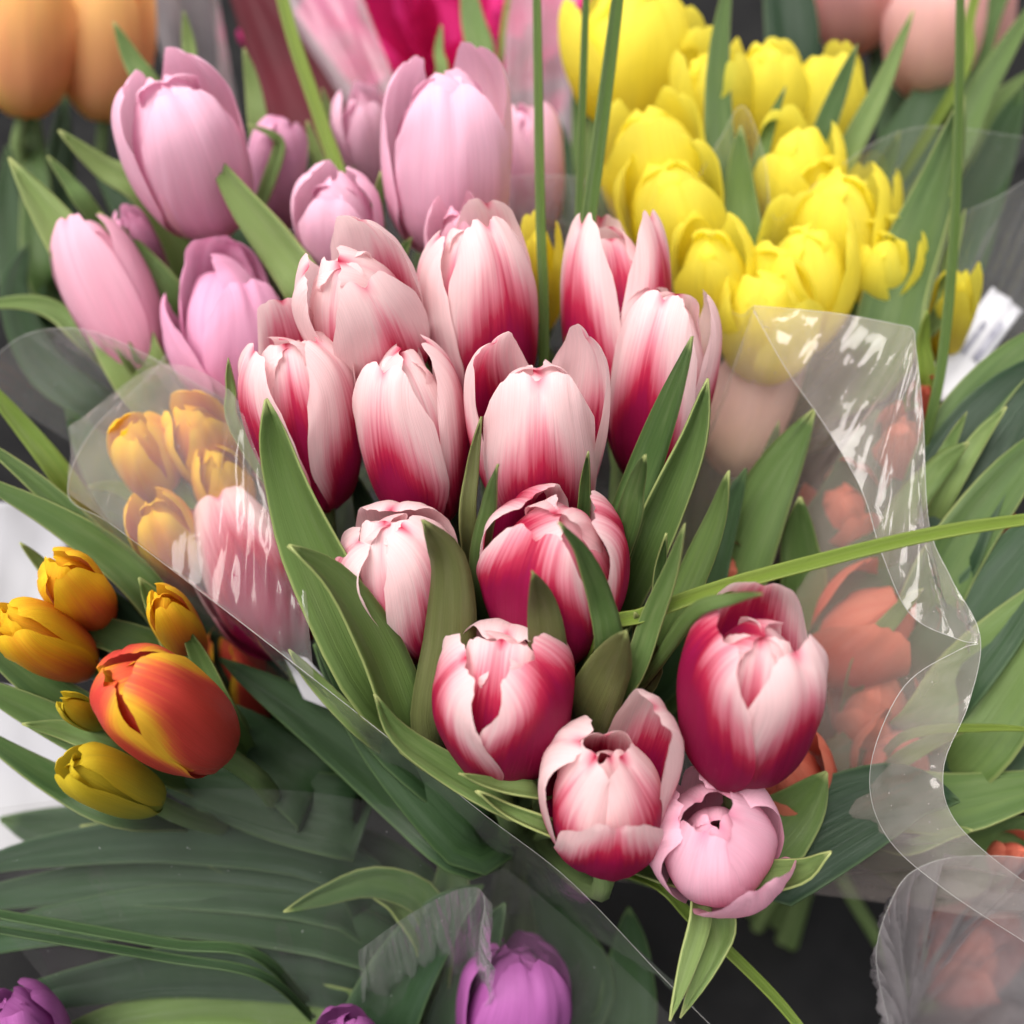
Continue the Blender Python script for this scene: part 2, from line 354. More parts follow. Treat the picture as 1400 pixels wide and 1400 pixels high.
def leaf_mesh(P, W, mat, parent, org, roll=0.0, fold=.35, n=22, nu=7, name='leaf', wob=1.0, solid=.0007, tipsharp=.75, tw=0.0):
    """P: points from tip to base; W full width in metres"""
    C = catmull(P, n); pts = []; uvs = []; sd = random.uniform(0, 99)
    prevN = None
    for j, c in enumerate(C):
        t = j / (n - 1)                       # 0 tip, 1 base
        T = (C[min(j + 1, n - 1)] - C[max(j - 1, 0)]).normalized()
        tc = (CAM + Vector((0, 0, .25))) - c
        N = tc - T * tc.dot(T)
        N = N.normalized() if N.length > 1e-6 else prevN
        prevN = N
        ang = R(roll + tw * t) + wob * .25 * n3(t * 2, sd)
        Bn = T.cross(N)
        N2 = N * math.cos(ang) + Bn * math.sin(ang); B2 = T.cross(N2)
        x = t / .55
        ws = math.sin(min(1, x) * math.pi / 2) ** tipsharp if x < 1 else 1 - .55 * sstep(.6, 1.0, t)
        if j == 0: ws = .03
        hw = W / 2 * ws * (1 + .05 * wob * n3(t * 4, sd + 7))
        for i in range(nu):
            s = -1 + 2 * i / (nu - 1)
            a = s * fold * 1.3
            if abs(fold) > 1e-3:
                rr = hw / max(abs(fold) * 1.3, 1e-3); off = rr * (1 - math.cos(a)) * (1 if fold > 0 else -1); lat = rr * math.sin(abs(fold) * 1.3 * s)
            else: off = 0; lat = s * hw
            off += wob * W * (.035 * n3(t * 3, s * 1.3, sd) + .03 * abs(s) * n3(t * 6, sd + 2, s))
            off -= W * .035 * math.exp(-(s / .12) ** 2)
            pts.append(c + B2 * lat + N2 * off); uvs.append((s * .5 + .5, 1 - t))
    return grid_obj(name, pts, uvs, nu, n, mat, parent, org, solid=solid)

def leaf(b, px, d0, d1, wpx, mat='leaf', roll=0.0, fold=.35, sink=.5, **kw):
    """px: pixels from tip to the last visible point; d0/d1 depth at tip / there; then it runs down to the binding of its bouquet"""
    n = len(px); P = [at(x, y, d0 + (d1 - d0) * i / (n - 1)) for i, (x, y) in enumerate(px)]
    last = P[-1]; bind = BIND[b]
    if sink: P.append(last.lerp(bind, sink * .5) ); P.append(last.lerp(bind, sink))
    e, B, foot = min(TULIPS[b], key=lambda q: (q[1] - last).length)
    W = wpx * (d0 + d1) / 2 / FPX
    kw.setdefault('wob', 1.6); kw.setdefault('tw', random.uniform(-30, 30))
    return leaf_mesh(P, W, LM[mat], e, foot, roll, fold, **kw)

# binding points of the bouquets: below the middle of their heads, about 0.2 m down the stems
def bindpt(x, y, d, drop): p = at(x, y, d); return Vector((p.x, p.y, p.z - drop))
BIND['main'] = bindpt(720, 760, .36, .20)
BIND['mauve'] = bindpt(380, 330, .47, .20)
BIND['yellow'] = bindpt(1030, 270, .50, .20)
BIND['orange'] = bindpt(330, 860, .41, .17)
BIND['apricot'] = bindpt(110, 60, .58, .22)
BIND['peach'] = bindpt(1260, 40, .62, .22)
BIND['coral'] = bindpt(1230, 850, .42, .18)
BIND['purple'] = bindpt(560, 1420, .40, .10)

#SETTING
# ------------------------------------------------------------------ setting
def plane_obj(name, x0, x1, y0, y1, z, mat, res=2):
    pts = []; uvs = []
    for j in range(res):
        for i in range(res):
            pts.append(Vector((x0 + (x1 - x0) * i / (res - 1), y0 + (y1 - y0) * j / (res - 1), z))); uvs.append((i / (res - 1), j / (res - 1)))
    return grid_obj(name, pts, uvs, res, res, mat, None, Vector((0, 0, z)))
tb = plane_obj('display_table', -4, 4, -3, 5, 0.0, M_TABLE); tb.location = (0, 0, 0)
for v in tb.data.vertices: v.co.z = 0.0
tb['kind'] = 'structure'

#TULIPS
# ------------------------------------------------------------------ the red and white bouquet
H = dict(hero=True)
T_ = tulip
T_('main', 'red_white', (462, 350), (530, 525), .385, 160, 'red and white tulip with a tall back petal, below the lilac pink buds', 15, 4, 22, .068, per={2: dict(hm=1.04, op=5), 4: dict(hm=.98)}, flame=-0.10, **H)
T_('main', 'red_white', (385, 450), (445, 690), .375, 152, 'pale red and white tulip behind the tall folded leaf, at the bouquet\'s outer edge', 55, 3, 24, .068, per={2: dict(hm=1.10, op=4, ec=-.25), 4: dict(hm=.98)}, flame=-0.02, **H)
T_('main', 'red_white', (545, 470), (585, 720), .370, 148, 'red and white tulip whose wide back petal stands open showing its red inside', -32, 3, 24, .070, per={4: dict(hm=1.14, op=6, tip=5, ec=-.2), 0: dict(hm=.98)}, flame=-0.06, **H)
T_('main', 'red_white', (645, 300), (665, 560), .390, 160, 'red and white tulip with a lilac tulip tip showing behind it', 32, 2, 22, .070, per={2: dict(hm=1.05)}, flame=0.00, **H)
T_('main', 'red_white', (735, 490), (740, 715), .362, 172, 'red and white tulip with a magenta domed front petal and two spread back petals', 0, 1, 26, .066, per={2: dict(hm=1.05, op=7, tip=12, ec=-.15), 4: dict(hm=1.04, op=7, tip=24, ec=-.25), 0: dict(wm=1.12)}, flame=-0.02, **H)
T_('main', 'red_white', (835, 300), (840, 590), .395, 145, 'tall red and white tulip behind the two upright grass blades', -48, 5, 12, .074, per={0: dict(hm=1.02), 2: dict(hm=1.02, op=5), 5: dict(hm=.92, op=6)}, flame=0.02, **H)
T_('main', 'red_white', (925, 400), (880, 660), .385, 140, 'red and white tulip behind two long upright leaves, next to the yellow bouquet', -15, 5, 20, .070, per={2: dict(hm=1.02, op=3), 4: dict(hm=1.0)}, flame=-0.08, **H)
T_('main', 'red_white', (520, 700), (580, 890), .355, 160, 'red and white tulip with flat closed top between two curved leaves', 35, 2, 46, .060, per={2: dict(hm=1.02, tip=60), 4: dict(hm=.95)}, flame=0.00, **H)
T_('main', 'red_white', (760, 690), (755, 885), .345, 195, 'full rounded red and white tulip with a narrow leaf crossing its front', -18, 3, 34, .062, per={1: dict(hm=.98)}, flame=0.16, **H)
T_('main', 'red_white', (685, 875), (690, 1045), .335, 176, 'red and white tulip with a nearly closed top beside the curled grass-green leaf', 52, 1, 42, .060, per={0: dict(op=4, jag=1.3, wm=1.35, flame=.15), 2: dict(hm=1.0, tip=66, op=3), 4: dict(tip=35, op=4, jag=1.3, wm=1.15)}, flame=0.06, **H)
T_('main', 'red_white', (1045, 852), (1000, 1050), .322, 188, 'largest red and white tulip, its left petal deep red with a torn white margin', -56, 3, 28, .064, per={2: dict(hm=1.0, jag=1.3, flame=-.02), 4: dict(hm=1.02, op=7, tip=18, jag=1.3), 0: dict(hm=1.04, jag=1.3, wm=1.3, flame=.30, ec=-.05)}, flame=0.10, **H)
T_('main', 'red_white', (833, 1015), (823, 1158), .328, 168, 'wide open red and white tulip with a gaping petal showing dark red inside', 8, 9, 18, .058, per={0: dict(hm=.80, tip=-20, op=6, jag=1.5), 2: dict(hm=1.12, tip=40, op=12, ec=-.35, jag=1.3), 4: dict(hm=1.0, tip=55, op=4, jag=1.3)}, inner=dict(hm=.96, tip=-22, op=5), core=.72, flame=0.02, **H)
T_('main', 'mauve_pink', (972, 1112), (985, 1190), .338, 168, 'small plain pink tulip with closed ruffled top beside the wide open tulip', 22, 1, 40, .050, per={0: dict(hm=.86, tip=-10, op=12, jag=1.5), 2: dict(tip=60, op=6, jag=1.3), 4: dict(tip=52, op=6, jag=1.3), 1: dict(hm=1.0, tip=-20, op=7), 3: dict(hm=.95, tip=-28, op=6), 5: dict(hm=.98, tip=-14, op=7)}, core=.72, flame=0.00, **H)
T_('main', 'red_white', (305, 675), (400, 895), .405, 160, 'red and white tulip leaning out behind the clear film', -10, 3, 20, .066, per={2: dict(hm=1.06)}, flame=0.04, **H)
T_('main', 'mauve_pink', (622, 285), (645, 430), .425, 85, 'lilac pink tulip tip peeking out behind a red and white tulip', 0, 2, 20, .058)
T_('main', 'peach', (1045, 450), (1000, 650), .475, 125, 'faint peach pink tulip seen through the film beside the sparkling fold', 0, 5, 15, .062)

# ------------------------------------------------------------------ mauve bouquet
T_('mauve', 'mauve', (222, 100), (290, 315), .45, 165, 'large pink tulip with a yellowish base below the apricot tulips', 12, 2, 22, .072, per={2: dict(hm=1.04), 4: dict(hm=.97)}, hero=True)
T_('mauve', 'mauve', (610, 85), (615, 350), .44, 178, 'largest lilac pink tulip, upright in front of the magenta flower', 8, 3, 20, .076, per={2: dict(hm=1.06), 4: dict(hm=1.0)}, hero=True)
T_('mauve', 'mauve', (490, 122), (502, 280), .51, 80, 'small pink tulip half hidden beside the largest lilac pink tulip')
T_('mauve', 'mauve', (718, 138), (735, 320), .50, 92, 'pale pink tulip behind the single straight grass blade')
T_('mauve', 'lilac', (378, 158), (372, 320), .50, 82, 'deep pink tulip behind the bent curled leaf')
T_('mauve', 'mauve', (455, 242), (475, 390), .45, 116, 'short pale pink tulip bud just above the red and white tulips', -10, 1, 30)
T_('mauve', 'lilac', (285, 318), (335, 560), .43, 150, 'lilac pink tulip with low spread front petals and a round closed top', 30, 4, 35, .070, per={0: dict(hm=.72, op=10, tip=0), 4: dict(hm=.70, op=9, tip=0), 5: dict(hm=.85)}, hero=True)
T_('mauve', 'mauve_pink', (100, 290), (205, 520), .44, 118, 'slim pink tulip leaning outward behind a long pointed leaf', -30, 2, 25, .068)
T_('mauve', 'lilac', (172, 285), (215, 410), .48, 62, 'small pink tulip squeezed behind the large pink tulip')

# ------------------------------------------------------------------ yellow bouquet
YG = 'yellow tulips packed in their bouquet'
def ty(tip, base, w_, label, d=.49, tw=None, op=5, group=None): return T_('yellow', 'yellow', tip, base, d, w_ * 1.10, label, tw, op, 10, .066, group=group)
ty((850, -15), (862, 175), 140, 'tall yellow tulip highest in the yellow bouquet, beside the crossing grass blades', .52)
ty((918, 20), (925, 190), 80, 'narrow yellow tulip next to the tallest yellow one', .53)
ty((882, 145), (905, 325), 128, 'yellow tulip beside the crossing grass blades, above the red and white bouquet')
ty((905, 215), (935, 385), 122, 'yellow tulip leaning over the edge of the film', .475)
ty((965, 65), (975, 235), 92, 'yellow tulip between the tallest yellow one and the broad upright leaf', .51, group=YG)
ty((1045, 58), (1045, 235), 98, 'yellow tulip behind the folded film peak', .52, group=YG)
ty((1122, 60), (1125, 255), 104, 'tall yellow tulip beside the peach pink tulips', .52)
ty((1090, 175), (1095, 345), 106, 'yellow tulip in front of the tall one beside the peach pink tulips', group=YG)
ty((1150, 235), (1140, 405), 118, 'wide yellow tulip beside the narrow leaf, above the broad yellow one', .48, group=YG)
ty((968, 315), (985, 455), 96, 'low yellow tulip directly behind the film rim', .465)
ty((1105, 305), (1095, 470), 122, 'broad yellow tulip above the sparkling film fold', .465)
ty((1192, 240), (1180, 425), 66, 'slim yellow tulip at the outer side of the yellow bouquet', .50)
ty((1045, 380), (1050, 505), 112, 'yellow tulip veiled by film just above its sparkling fold', .46)
ty((738, 308), (748, 445), 48, 'small yellow tulip glimpsed between the red and white tulips and grass blade', .46)
ty((1218, 318), (1192, 470), 84, 'yellow tulip behind the wide upright green leaf', .48)
ty((1316, 372), (1285, 490), 52, 'yellow tulip tip beside the white tag', .48)

# ------------------------------------------------------------------ orange bouquet
def to(mat, tip, base, d, w_, label, tw=None, op=2, tc=26, L=.058, **k): return T_('orange', mat, tip, base, d, w_, label, tw, op, tc, L, **k)
to('orange', (150, 918), (300, 1028), .345, 140, 'big orange red tulip with yellow petal edges leaning outward', 18, 0, 40, .062, hero=True)
to('bud', (92, 1042), (215, 1098), .355, 78, 'small yellow green tulip bud below the big orange red tulip')
to('yellow_flame', (0, 838), (120, 912), .375, 88, 'yellow and orange tulip over the white paper, cut by the picture edge')
to('yellow_flame', (72, 768), (140, 850), .385, 80, 'yellow and orange tulip with a green leaf tip over it')
to('yellow_flame', (178, 580), (228, 685), .43, 84, 'yellow tulip tinged orange seen through the curled film')
to('yellow_flame', (252, 556), (305, 665), .43, 90, 'yellow and orange tulip close behind the red and white bouquet')
to('yellow_flame', (202, 682), (262, 805), .415, 84, 'yellow tulip hazy behind the pointed film corner')
to('yellow_flame', (215, 812), (268, 895), .385, 62, 'yellow tulip half hidden by a leaf behind the film rim')
to('bud', (85, 958), (140, 992), .365, 38, 'tiny yellow bud beside the big orange red tulip')
to('orange', (312, 868), (350, 985), .455, 80, 'orange tulip dim behind the film and the leaning red and white tulip')
to('yellow_flame', (288, 612), (325, 725), .43, 72, 'orange yellow tulip beside the lilac pink tulips, behind film')

T_('apricot', 'apricot', (25, -70), (32, 158), .56, 140, 'large apricot orange tulip with a thick pale stem, above the dark gap', 10, 2, 20, .08)
T_('apricot', 'apricot', (138, -80), (142, 165), .58, 132, 'large golden apricot tulip just above the pink tulip', -20, 2, 20, .08)
T_('apricot', 'coral', (178, -40), (176, 130), .60, 60, 'red orange tulip sliver behind the golden apricot tulip')
T_('peach', 'peach', (1285, -70), (1268, 135), .58, 132, 'peach pink tulip whose stem shows above the yellow bouquet', -10, 2, 20, .075)
T_('peach', 'peach', (1165, -100), (1168, 65), .62, 118, 'peach pink tulip directly above the tall yellow tulip', 10, 2, 20, .075)
T_('peach', 'peach', (1345, -60), (1335, 110), .63, 90, 'pink tulip at the rear beside another peach pink tulip', 0, 2, 20, .075)

def tc_(mat, tip, base, d, w_, label, tw=None, op=8, tc=4, L=.062): return T_('coral', mat, tip, base, d + .035, w_ * 1.05, label, tw, op, tc, L)
tc_('coral', (1150, 668), (1150, 770), .43, 92, 'coral red tulip hazy behind film between green leaves')
tc_('coral', (1240, 572), (1212, 690), .43, 66, 'slim coral red tulip behind the film edge below the sparkling fold')
tc_('coral', (1205, 925), (1192, 1030), .41, 100, 'coral tulip behind the wavy film flap')
tc_('coral', (1065, 1035), (1095, 1115), .375, 110, 'orange coral tulip low beside the largest red and white tulip')
tc_('coral', (1395, 735), (1350, 810), .42, 70, 'red tulip between large green leaves, below the long grass blade')
tc_('coral', (1400, 1165), (1345, 1192), .39, 50, 'small red tulip over the crumpled clear wrap')
tc_('coral', (1345, 1275), (1285, 1345), .47, 100, 'coral tulip under the crumpled clear wrap')
tc_('coral', (1235, 815), (1120, 915), .40, 120, 'coral red tulip with spread petals blurred behind the film beside the largest tulip', 20)
tc_('coral', (992, 768), (1000, 835), .41, 58, 'dark coral tulip peeping above the largest red and white tulip')
tc_('coral', (1268, 528), (1258, 600), .44, 34, 'tiny red tulip below the white tag')
tc_('coral', (1250, 1015), (1195, 1085), .40, 100, 'coral tulip dim behind the film flap, above the broad green leaf')

T_('purple', 'purple', (712, 1292), (690, 1480), .405, 158, 'purple tulip under the film, with a pale leaf beside it', 20, 0, 36, .060, hero=True)
T_('purple', 'purple', (465, 1392), (490, 1530), .39, 100, 'purple tulip barely rising into view beside the pale leaf')
T_('purple', 'purple', (5, 1368), (70, 1490), .39, 115, 'purple tulip under the crinkled film at the corner')

#LEAVES
# ------------------------------------------------------------------ leaves (parts of the tulips they grow from)
M = 'main'
leaf(M, [(364, 546), (392, 640), (440, 760), (520, 930)], 0.309, 0.337, 112, 'leaf', 22, .75)
leaf(M, [(395, 746), (455, 795), (515, 890), (565, 1010)], 0.296, 0.332, 92, 'leaf', -25, .4)
leaf(M, [(578, 712), (612, 770), (612, 870), (598, 1000)], 0.296, 0.327, 84, 'brown', 10, -.6)
leaf(M, [(512, 950), (545, 1005), (615, 1055), (700, 1105)], 0.299, 0.322, 52, 'pale', -20, .5)
leaf(M, [(628, 1058), (680, 1074), (740, 1085)], 0.299, 0.317, 32, 'pale', 0, .4)
leaf(M, [(652, 1082), (690, 1108), (760, 1140)], 0.299, 0.317, 42, 'pale', 0, 1.3)
leaf(M, [(728, 782), (742, 830), (748, 900)], 0.279, 0.307, 58, 'brown', 0, -.35)
leaf(M, [(764, 714), (796, 756), (822, 820), (832, 900)], 0.277, 0.307, 44, 'leaf', -15, -.3)
leaf(M, [(868, 838), (880, 880), (880, 930)], .306, .342, 48, 'brown', 20, -.35)
leaf(M, [(856, 862), (832, 915), (800, 985)], 0.289, 0.322, 86, 'brown', -20, -.3)
leaf(M, [(936, 716), (918, 780), (890, 850), (860, 930)], 0.286, 0.317, 36, 'pale', 20, .4)
leaf(M, [(996, 644), (978, 710), (944, 790), (900, 880)], 0.299, 0.327, 48, 'leaf', 15, -.35)
leaf(M, [(947, 460), (915, 545), (878, 640), (835, 760)], 0.309, 0.342, 60, 'leaf', 25, -.45)
leaf(M, [(968, 518), (945, 600), (908, 690), (870, 780)], 0.314, 0.342, 68, 'leaf', -15, .8)
leaf(M, [(882, 622), (868, 665), (850, 730)], 0.299, 0.322, 46, 'leaf', 20, -.4)
leaf(M, [(681, 635), (668, 690), (655, 775)], 0.299, 0.332, 38, 'leaf', 20, -.4)
leaf(M, [(658, 570), (646, 640), (640, 730)], 0.324, 0.342, 26, 'brown', 0, .4)
leaf(M, [(804, 618), (800, 660), (795, 720)], 0.314, 0.337, 20, 'leaf', 0, .3)
leaf(M, [(911, 730), (902, 780), (890, 850)], 0.309, 0.332, 22, 'leaf', 0, .3)
leaf(M, [(1136, 1165), (1095, 1195), (1020, 1205), (930, 1195)], 0.302, 0.327, 64, 'pale', 15, .7)
leaf(M, [(916, 1396), (938, 1320), (955, 1250), (940, 1190)], 0.309, 0.327, 44, 'pale', 20, .5)
leaf(M, [(930, 1392), (975, 1310), (985, 1260), (950, 1190)], 0.316, 0.334, 56, 'pale', -25, .6)
leaf(M, [(312, 490), (316, 530), (330, 600)], 0.344, 0.362, 18, 'pale', 0, .3)
leaf(M, [(1042, 812), (1005, 818), (950, 835)], .262, .285, 24, 'leaf', 0, -.4, sink=.25)
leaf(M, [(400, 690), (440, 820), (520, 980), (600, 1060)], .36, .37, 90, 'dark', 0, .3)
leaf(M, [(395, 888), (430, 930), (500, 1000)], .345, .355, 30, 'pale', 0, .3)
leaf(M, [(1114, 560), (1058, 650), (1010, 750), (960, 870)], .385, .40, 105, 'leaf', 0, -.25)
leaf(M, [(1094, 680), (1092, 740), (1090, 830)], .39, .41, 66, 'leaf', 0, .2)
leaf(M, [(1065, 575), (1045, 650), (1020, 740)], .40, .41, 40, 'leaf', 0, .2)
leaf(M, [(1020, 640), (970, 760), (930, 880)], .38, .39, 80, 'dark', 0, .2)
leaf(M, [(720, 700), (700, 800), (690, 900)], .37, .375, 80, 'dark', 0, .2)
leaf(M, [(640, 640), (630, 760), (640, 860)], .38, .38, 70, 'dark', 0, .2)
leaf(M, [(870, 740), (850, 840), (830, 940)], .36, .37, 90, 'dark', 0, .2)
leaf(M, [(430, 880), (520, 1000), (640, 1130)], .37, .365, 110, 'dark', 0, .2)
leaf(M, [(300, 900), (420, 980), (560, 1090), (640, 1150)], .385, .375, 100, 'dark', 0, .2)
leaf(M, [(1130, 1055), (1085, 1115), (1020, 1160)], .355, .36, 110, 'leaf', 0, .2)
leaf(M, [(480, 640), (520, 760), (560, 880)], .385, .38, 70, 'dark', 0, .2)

B_ = 'mauve'
leaf(B_, [(12, 216), (80, 310), (145, 410), (205, 530)], .415, .43, 84, 'pale', 0, .3)
leaf(B_, [(110, 340), (145, 410), (185, 500)], .41, .425, 26, 'pale', 30, .5)
leaf(B_, [(283, 202), (330, 275), (385, 345), (430, 420)], .405, .42, 66, 'pale', 10, .35)
leaf(B_, [(80, 178), (140, 228), (205, 275)], .44, .46, 44, 'pale', 0, .3)
leaf(B_, [(155, 30), (180, 80), (212, 140)], .47, .48, 36, 'pale', 0, .3)
leaf(B_, [(251, 15), (258, 60), (268, 130)], .48, .49, 24, 'pale', 0, .3)
leaf(B_, [(334, 66), (346, 120), (358, 200)], .48, .49, 30, 'pale', 0, .3)
leaf(B_, [(338, 170), (372, 184), (382, 205), (360, 270), (350, 300)], .445, .46, 20, 'pale', 0, .5)
leaf(B_, [(420, 165), (432, 210), (445, 260)], .47, .48, 26, 'pale', 0, .3)
leaf(B_, [(441, 120), (456, 180), (475, 250)], .475, .48, 26, 'pale', 0, .3)
leaf(B_, [(521, 234), (516, 290), (512, 360)], .42, .44, 28, 'pale', 0, .3)
leaf(B_, [(484, 145), (495, 190), (502, 260)], .475, .49, 22, 'pale', 0, .3)
leaf(B_, [(660, 243), (656, 290), (650, 350)], .42, .44, 28, 'leaf', 0, .3)
leaf(B_, [(562, 325), (545, 360), (535, 420)], .415, .43, 30, 'leaf', 0, .3)
leaf(B_, [(632, -60), (645, 20), (655, 110)], .53, .52, 44, 'pale', 0, .3)
leaf(B_, [(603, 34), (600, 70), (602, 120)], .50, .50, 18, 'pale', 0, .3)
leaf(B_, [(65, 213), (95, 250), (125, 290)], .455, .46, 26, 'leaf', 0, .3)
leaf(B_, [(135, 290), (185, 350), (245, 430)], .425, .44, 56, 'leaf', 0, .3)
leaf(B_, [(265, 275), (285, 310), (310, 350)], .43, .44, 24, 'leaf', 0, .3)
leaf(B_, [(-40, 420), (30, 414), (80, 430), (130, 480)], .44, .45, 34, 'pale', 0, .5)
leaf(B_, [(40, 330), (20, 400), (60, 500), (140, 560)], .47, .47, 60, 'dark', 0, .2)
leaf(B_, [(250, 190), (300, 280), (340, 380)], .48, .49, 70, 'dark', 0, .2)
leaf(B_, [(420, 200), (430, 300), (440, 400)], .50, .50, 90, 'dark', 0, .2)
leaf(B_, [(130, 230), (190, 300), (240, 400)], .49, .49, 80, 'dark', 0, .2)

B_ = 'yellow'
leaf(B_, [(1002, -60), (984, 60), (982, 170), (992, 300)], .455, .46, 44, 'leaf', 0, .3)
leaf(B_, [(1070, -120), (1075, -20), (1080, 100)], .54, .54, 86, 'blue', 0, .3)
leaf(B_, [(1172, 60), (1145, 130), (1115, 210)], .46, .47, 34, 'leaf', 0, .3)
leaf(B_, [(1249, 14), (1205, 120), (1150, 230)], .47, .48, 36, 'pale', 0, .3)
leaf(B_, [(1074, 118), (1050, 180), (1030, 260)], .45, .46, 24, 'leaf', 0, .3)
leaf(B_, [(1012, 172), (1012, 260), (1020, 370)], .44, .45, 56, 'leaf', 0, .3)
leaf(B_, [(934, 68), (927, 110), (918, 165)], .48, .49, 20, 'leaf', 0, .3)
leaf(B_, [(1210, 290), (1192, 360), (1165, 440)], .44, .45, 34, 'leaf', 0, .3)
leaf(B_, [(1066, 240), (1062, 290), (1058, 350)], .45, .46, 28, 'leaf', 0, .3)
leaf(B_, [(1318, 130), (1285, 250), (1235, 380), (1195, 500)], .425, .44, 92, 'leaf', 0, .35)
leaf(B_, [(1318, 140), (1305, 260), (1265, 400), (1240, 480)], .42, .435, 22, 'pale', 40, .5)
leaf(B_, [(1268, 424), (1262, 470), (1258, 540)], .415, .43, 26, 'grass', 0, .4)
leaf(B_, [(1320, 285), (1300, 350), (1280, 440)], .43, .44, 26, 'pale', 0, .4)
leaf(B_, [(1430, -20), (1350, 110), (1290, 230)], .50, .51, 48, 'leaf', 0, .3)
leaf(B_, [(1420, 90), (1350, 150), (1300, 230)], .53, .52, 40, 'pale', 0, .3)
leaf(B_, [(1230, 180), (1195, 260), (1160, 340)], .50, .49, 50, 'leaf', 0, .3)
leaf(B_, [(786, 66), (790, 150), (800, 260)], .52, .50, 22, 'leaf', 0, .3)
leaf(B_, [(818, 60), (812, 160), (815, 280)], .51, .50, 26, 'leaf', 0, .3)
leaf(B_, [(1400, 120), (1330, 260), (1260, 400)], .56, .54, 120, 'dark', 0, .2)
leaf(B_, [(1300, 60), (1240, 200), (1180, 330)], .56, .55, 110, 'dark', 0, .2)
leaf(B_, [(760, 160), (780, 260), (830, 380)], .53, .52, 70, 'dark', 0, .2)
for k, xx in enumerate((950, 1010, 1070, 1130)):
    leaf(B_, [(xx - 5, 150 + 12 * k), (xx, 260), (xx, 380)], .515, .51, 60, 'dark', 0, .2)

B_ = 'coral'
leaf(B_, [(1480, 440), (1410, 475), (1340, 545), (1285, 640)], .40, .405, 80, 'leaf', 10, .25)
leaf(B_, [(1480, 470), (1390, 540), (1320, 640), (1270, 760)], .395, .40, 130, 'blue', 0, .25)
leaf(B_, [(1324, 605), (1285, 638), (1225, 720)], .38, .395, 46, 'pale', 0, -.4)
leaf(B_, [(1376, 556), (1335, 605), (1285, 690)], .385, .395, 32, 'pale', 0, .4)
leaf(B_, [(1322, 563), (1300, 605), (1275, 660)], .385, .395, 22, 'pale', 0, .3)
leaf(B_, [(1470, 560), (1380, 650), (1300, 760), (1260, 840)], .385, .395, 88, 'leaf', 0, .4)
leaf(B_, [(1500, 620), (1420, 740), (1340, 850), (1280, 930)], .38, .39, 130, 'blue', 0, .3)
leaf(B_, [(1500, 760), (1420, 850), (1350, 940), (1290, 1020)], .375, .385, 150, 'leaf', 0, .3)
leaf(B_, [(1500, 900), (1420, 970), (1350, 1020), (1280, 1060)], .385, .39, 110, 'dark', 0, .3)
leaf(B_, [(1500, 1060), (1400, 1080), (1300, 1100), (1200, 1090)], .37, .38, 86, 'leaf', 0, .25)
leaf(B_, [(1312, 1095), (1240, 1085), (1150, 1120), (1050, 1180)], .355, .365, 130, 'blue', 0, .25)
leaf(B_, [(1330, 1135), (1300, 1140), (1240, 1160)], .365, .375, 26, 'pale', 0, .4)
leaf(B_, [(1330, 993), (1285, 1010), (1230, 1040)], .37, .38, 24, 'pale', 0, .4)
leaf(B_, [(1440, 1000), (1350, 995), (1240, 1005)], .36, .37, 14, 'grass', 0, .4)
leaf(B_, [(1262, 805), (1230, 835), (1180, 900)], .375, .39, 30, 'pale', 0, .4)
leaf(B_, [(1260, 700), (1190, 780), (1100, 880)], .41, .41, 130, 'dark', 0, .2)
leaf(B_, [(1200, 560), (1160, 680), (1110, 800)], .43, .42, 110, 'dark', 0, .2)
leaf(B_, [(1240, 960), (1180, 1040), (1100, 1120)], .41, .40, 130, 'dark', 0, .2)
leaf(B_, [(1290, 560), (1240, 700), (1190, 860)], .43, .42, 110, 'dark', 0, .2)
leaf(B_, [(1460, 1120), (1380, 1150), (1290, 1190)], .39, .39, 90, 'leaf', 0, .2)

B_ = 'orange'
leaf(B_, [(-60, 480), (20, 570), (95, 665)], .39, .395, 34, 'grass', 0, .4)
leaf(B_, [(-40, 590), (60, 670), (160, 770), (210, 830)], .37, .385, 44, 'leaf', 0, .5)
leaf(B_, [(-60, 640), (60, 700), (150, 760), (215, 830)], .365, .38, 54, 'leaf', 0, .4)
leaf(B_, [(-60, 850), (20, 910), (100, 970), (180, 1010)], .355, .37, 64, 'leaf', 0, .4)
leaf(B_, [(-70, 915), (30, 965), (120, 1010), (190, 1040)], .35, .365, 62, 'leaf', 0, .35)
leaf(B_, [(30, 990), (90, 1000), (170, 1030)], .345, .36, 40, 'pale', 0, .4)
leaf(B_, [(-60, 980), (30, 1040), (100, 1080), (170, 1110)], .36, .37, 52, 'leaf', 0, .3)
leaf(B_, [(190, 790), (225, 845), (290, 960)], .355, .37, 56, 'leaf', 0, .4)
leaf(B_, [(248, 850), (275, 905), (310, 985)], .35, .365, 38, 'leaf', 0, .5)
leaf(B_, [(28, 742), (55, 770), (90, 810)], .37, .385, 24, 'pale', 0, .4)
leaf(B_, [(50, 845), (120, 860), (220, 900)], .36, .375, 56, 'leaf', 0, .4)
leaf(B_, [(100, 780), (160, 830), (230, 900)], .375, .385, 44, 'dark', 0, .4)
leaf(B_, [(-30, 828), (30, 832), (90, 850)], .355, .365, 14, 'dark', 0, .4)
leaf(B_, [(200, 590), (235, 660), (280, 760)], .405, .41, 40, 'leaf', 0, .3)
leaf(B_, [(255, 570), (285, 640), (320, 720)], .415, .42, 24, 'leaf', 0, .3)
leaf(B_, [(120, 665), (170, 670), (230, 720)], .42, .42, 30, 'leaf', 0, .3)
leaf(B_, [(90, 560), (160, 660), (240, 780)], .45, .44, 100, 'dark', 0, .2)
leaf(B_, [(150, 700), (230, 800), (320, 920)], .425, .42, 110, 'dark', 0, .2)
leaf(B_, [(300, 960), (370, 1030), (440, 1080)], .40, .40, 120, 'dark', 0, .2)
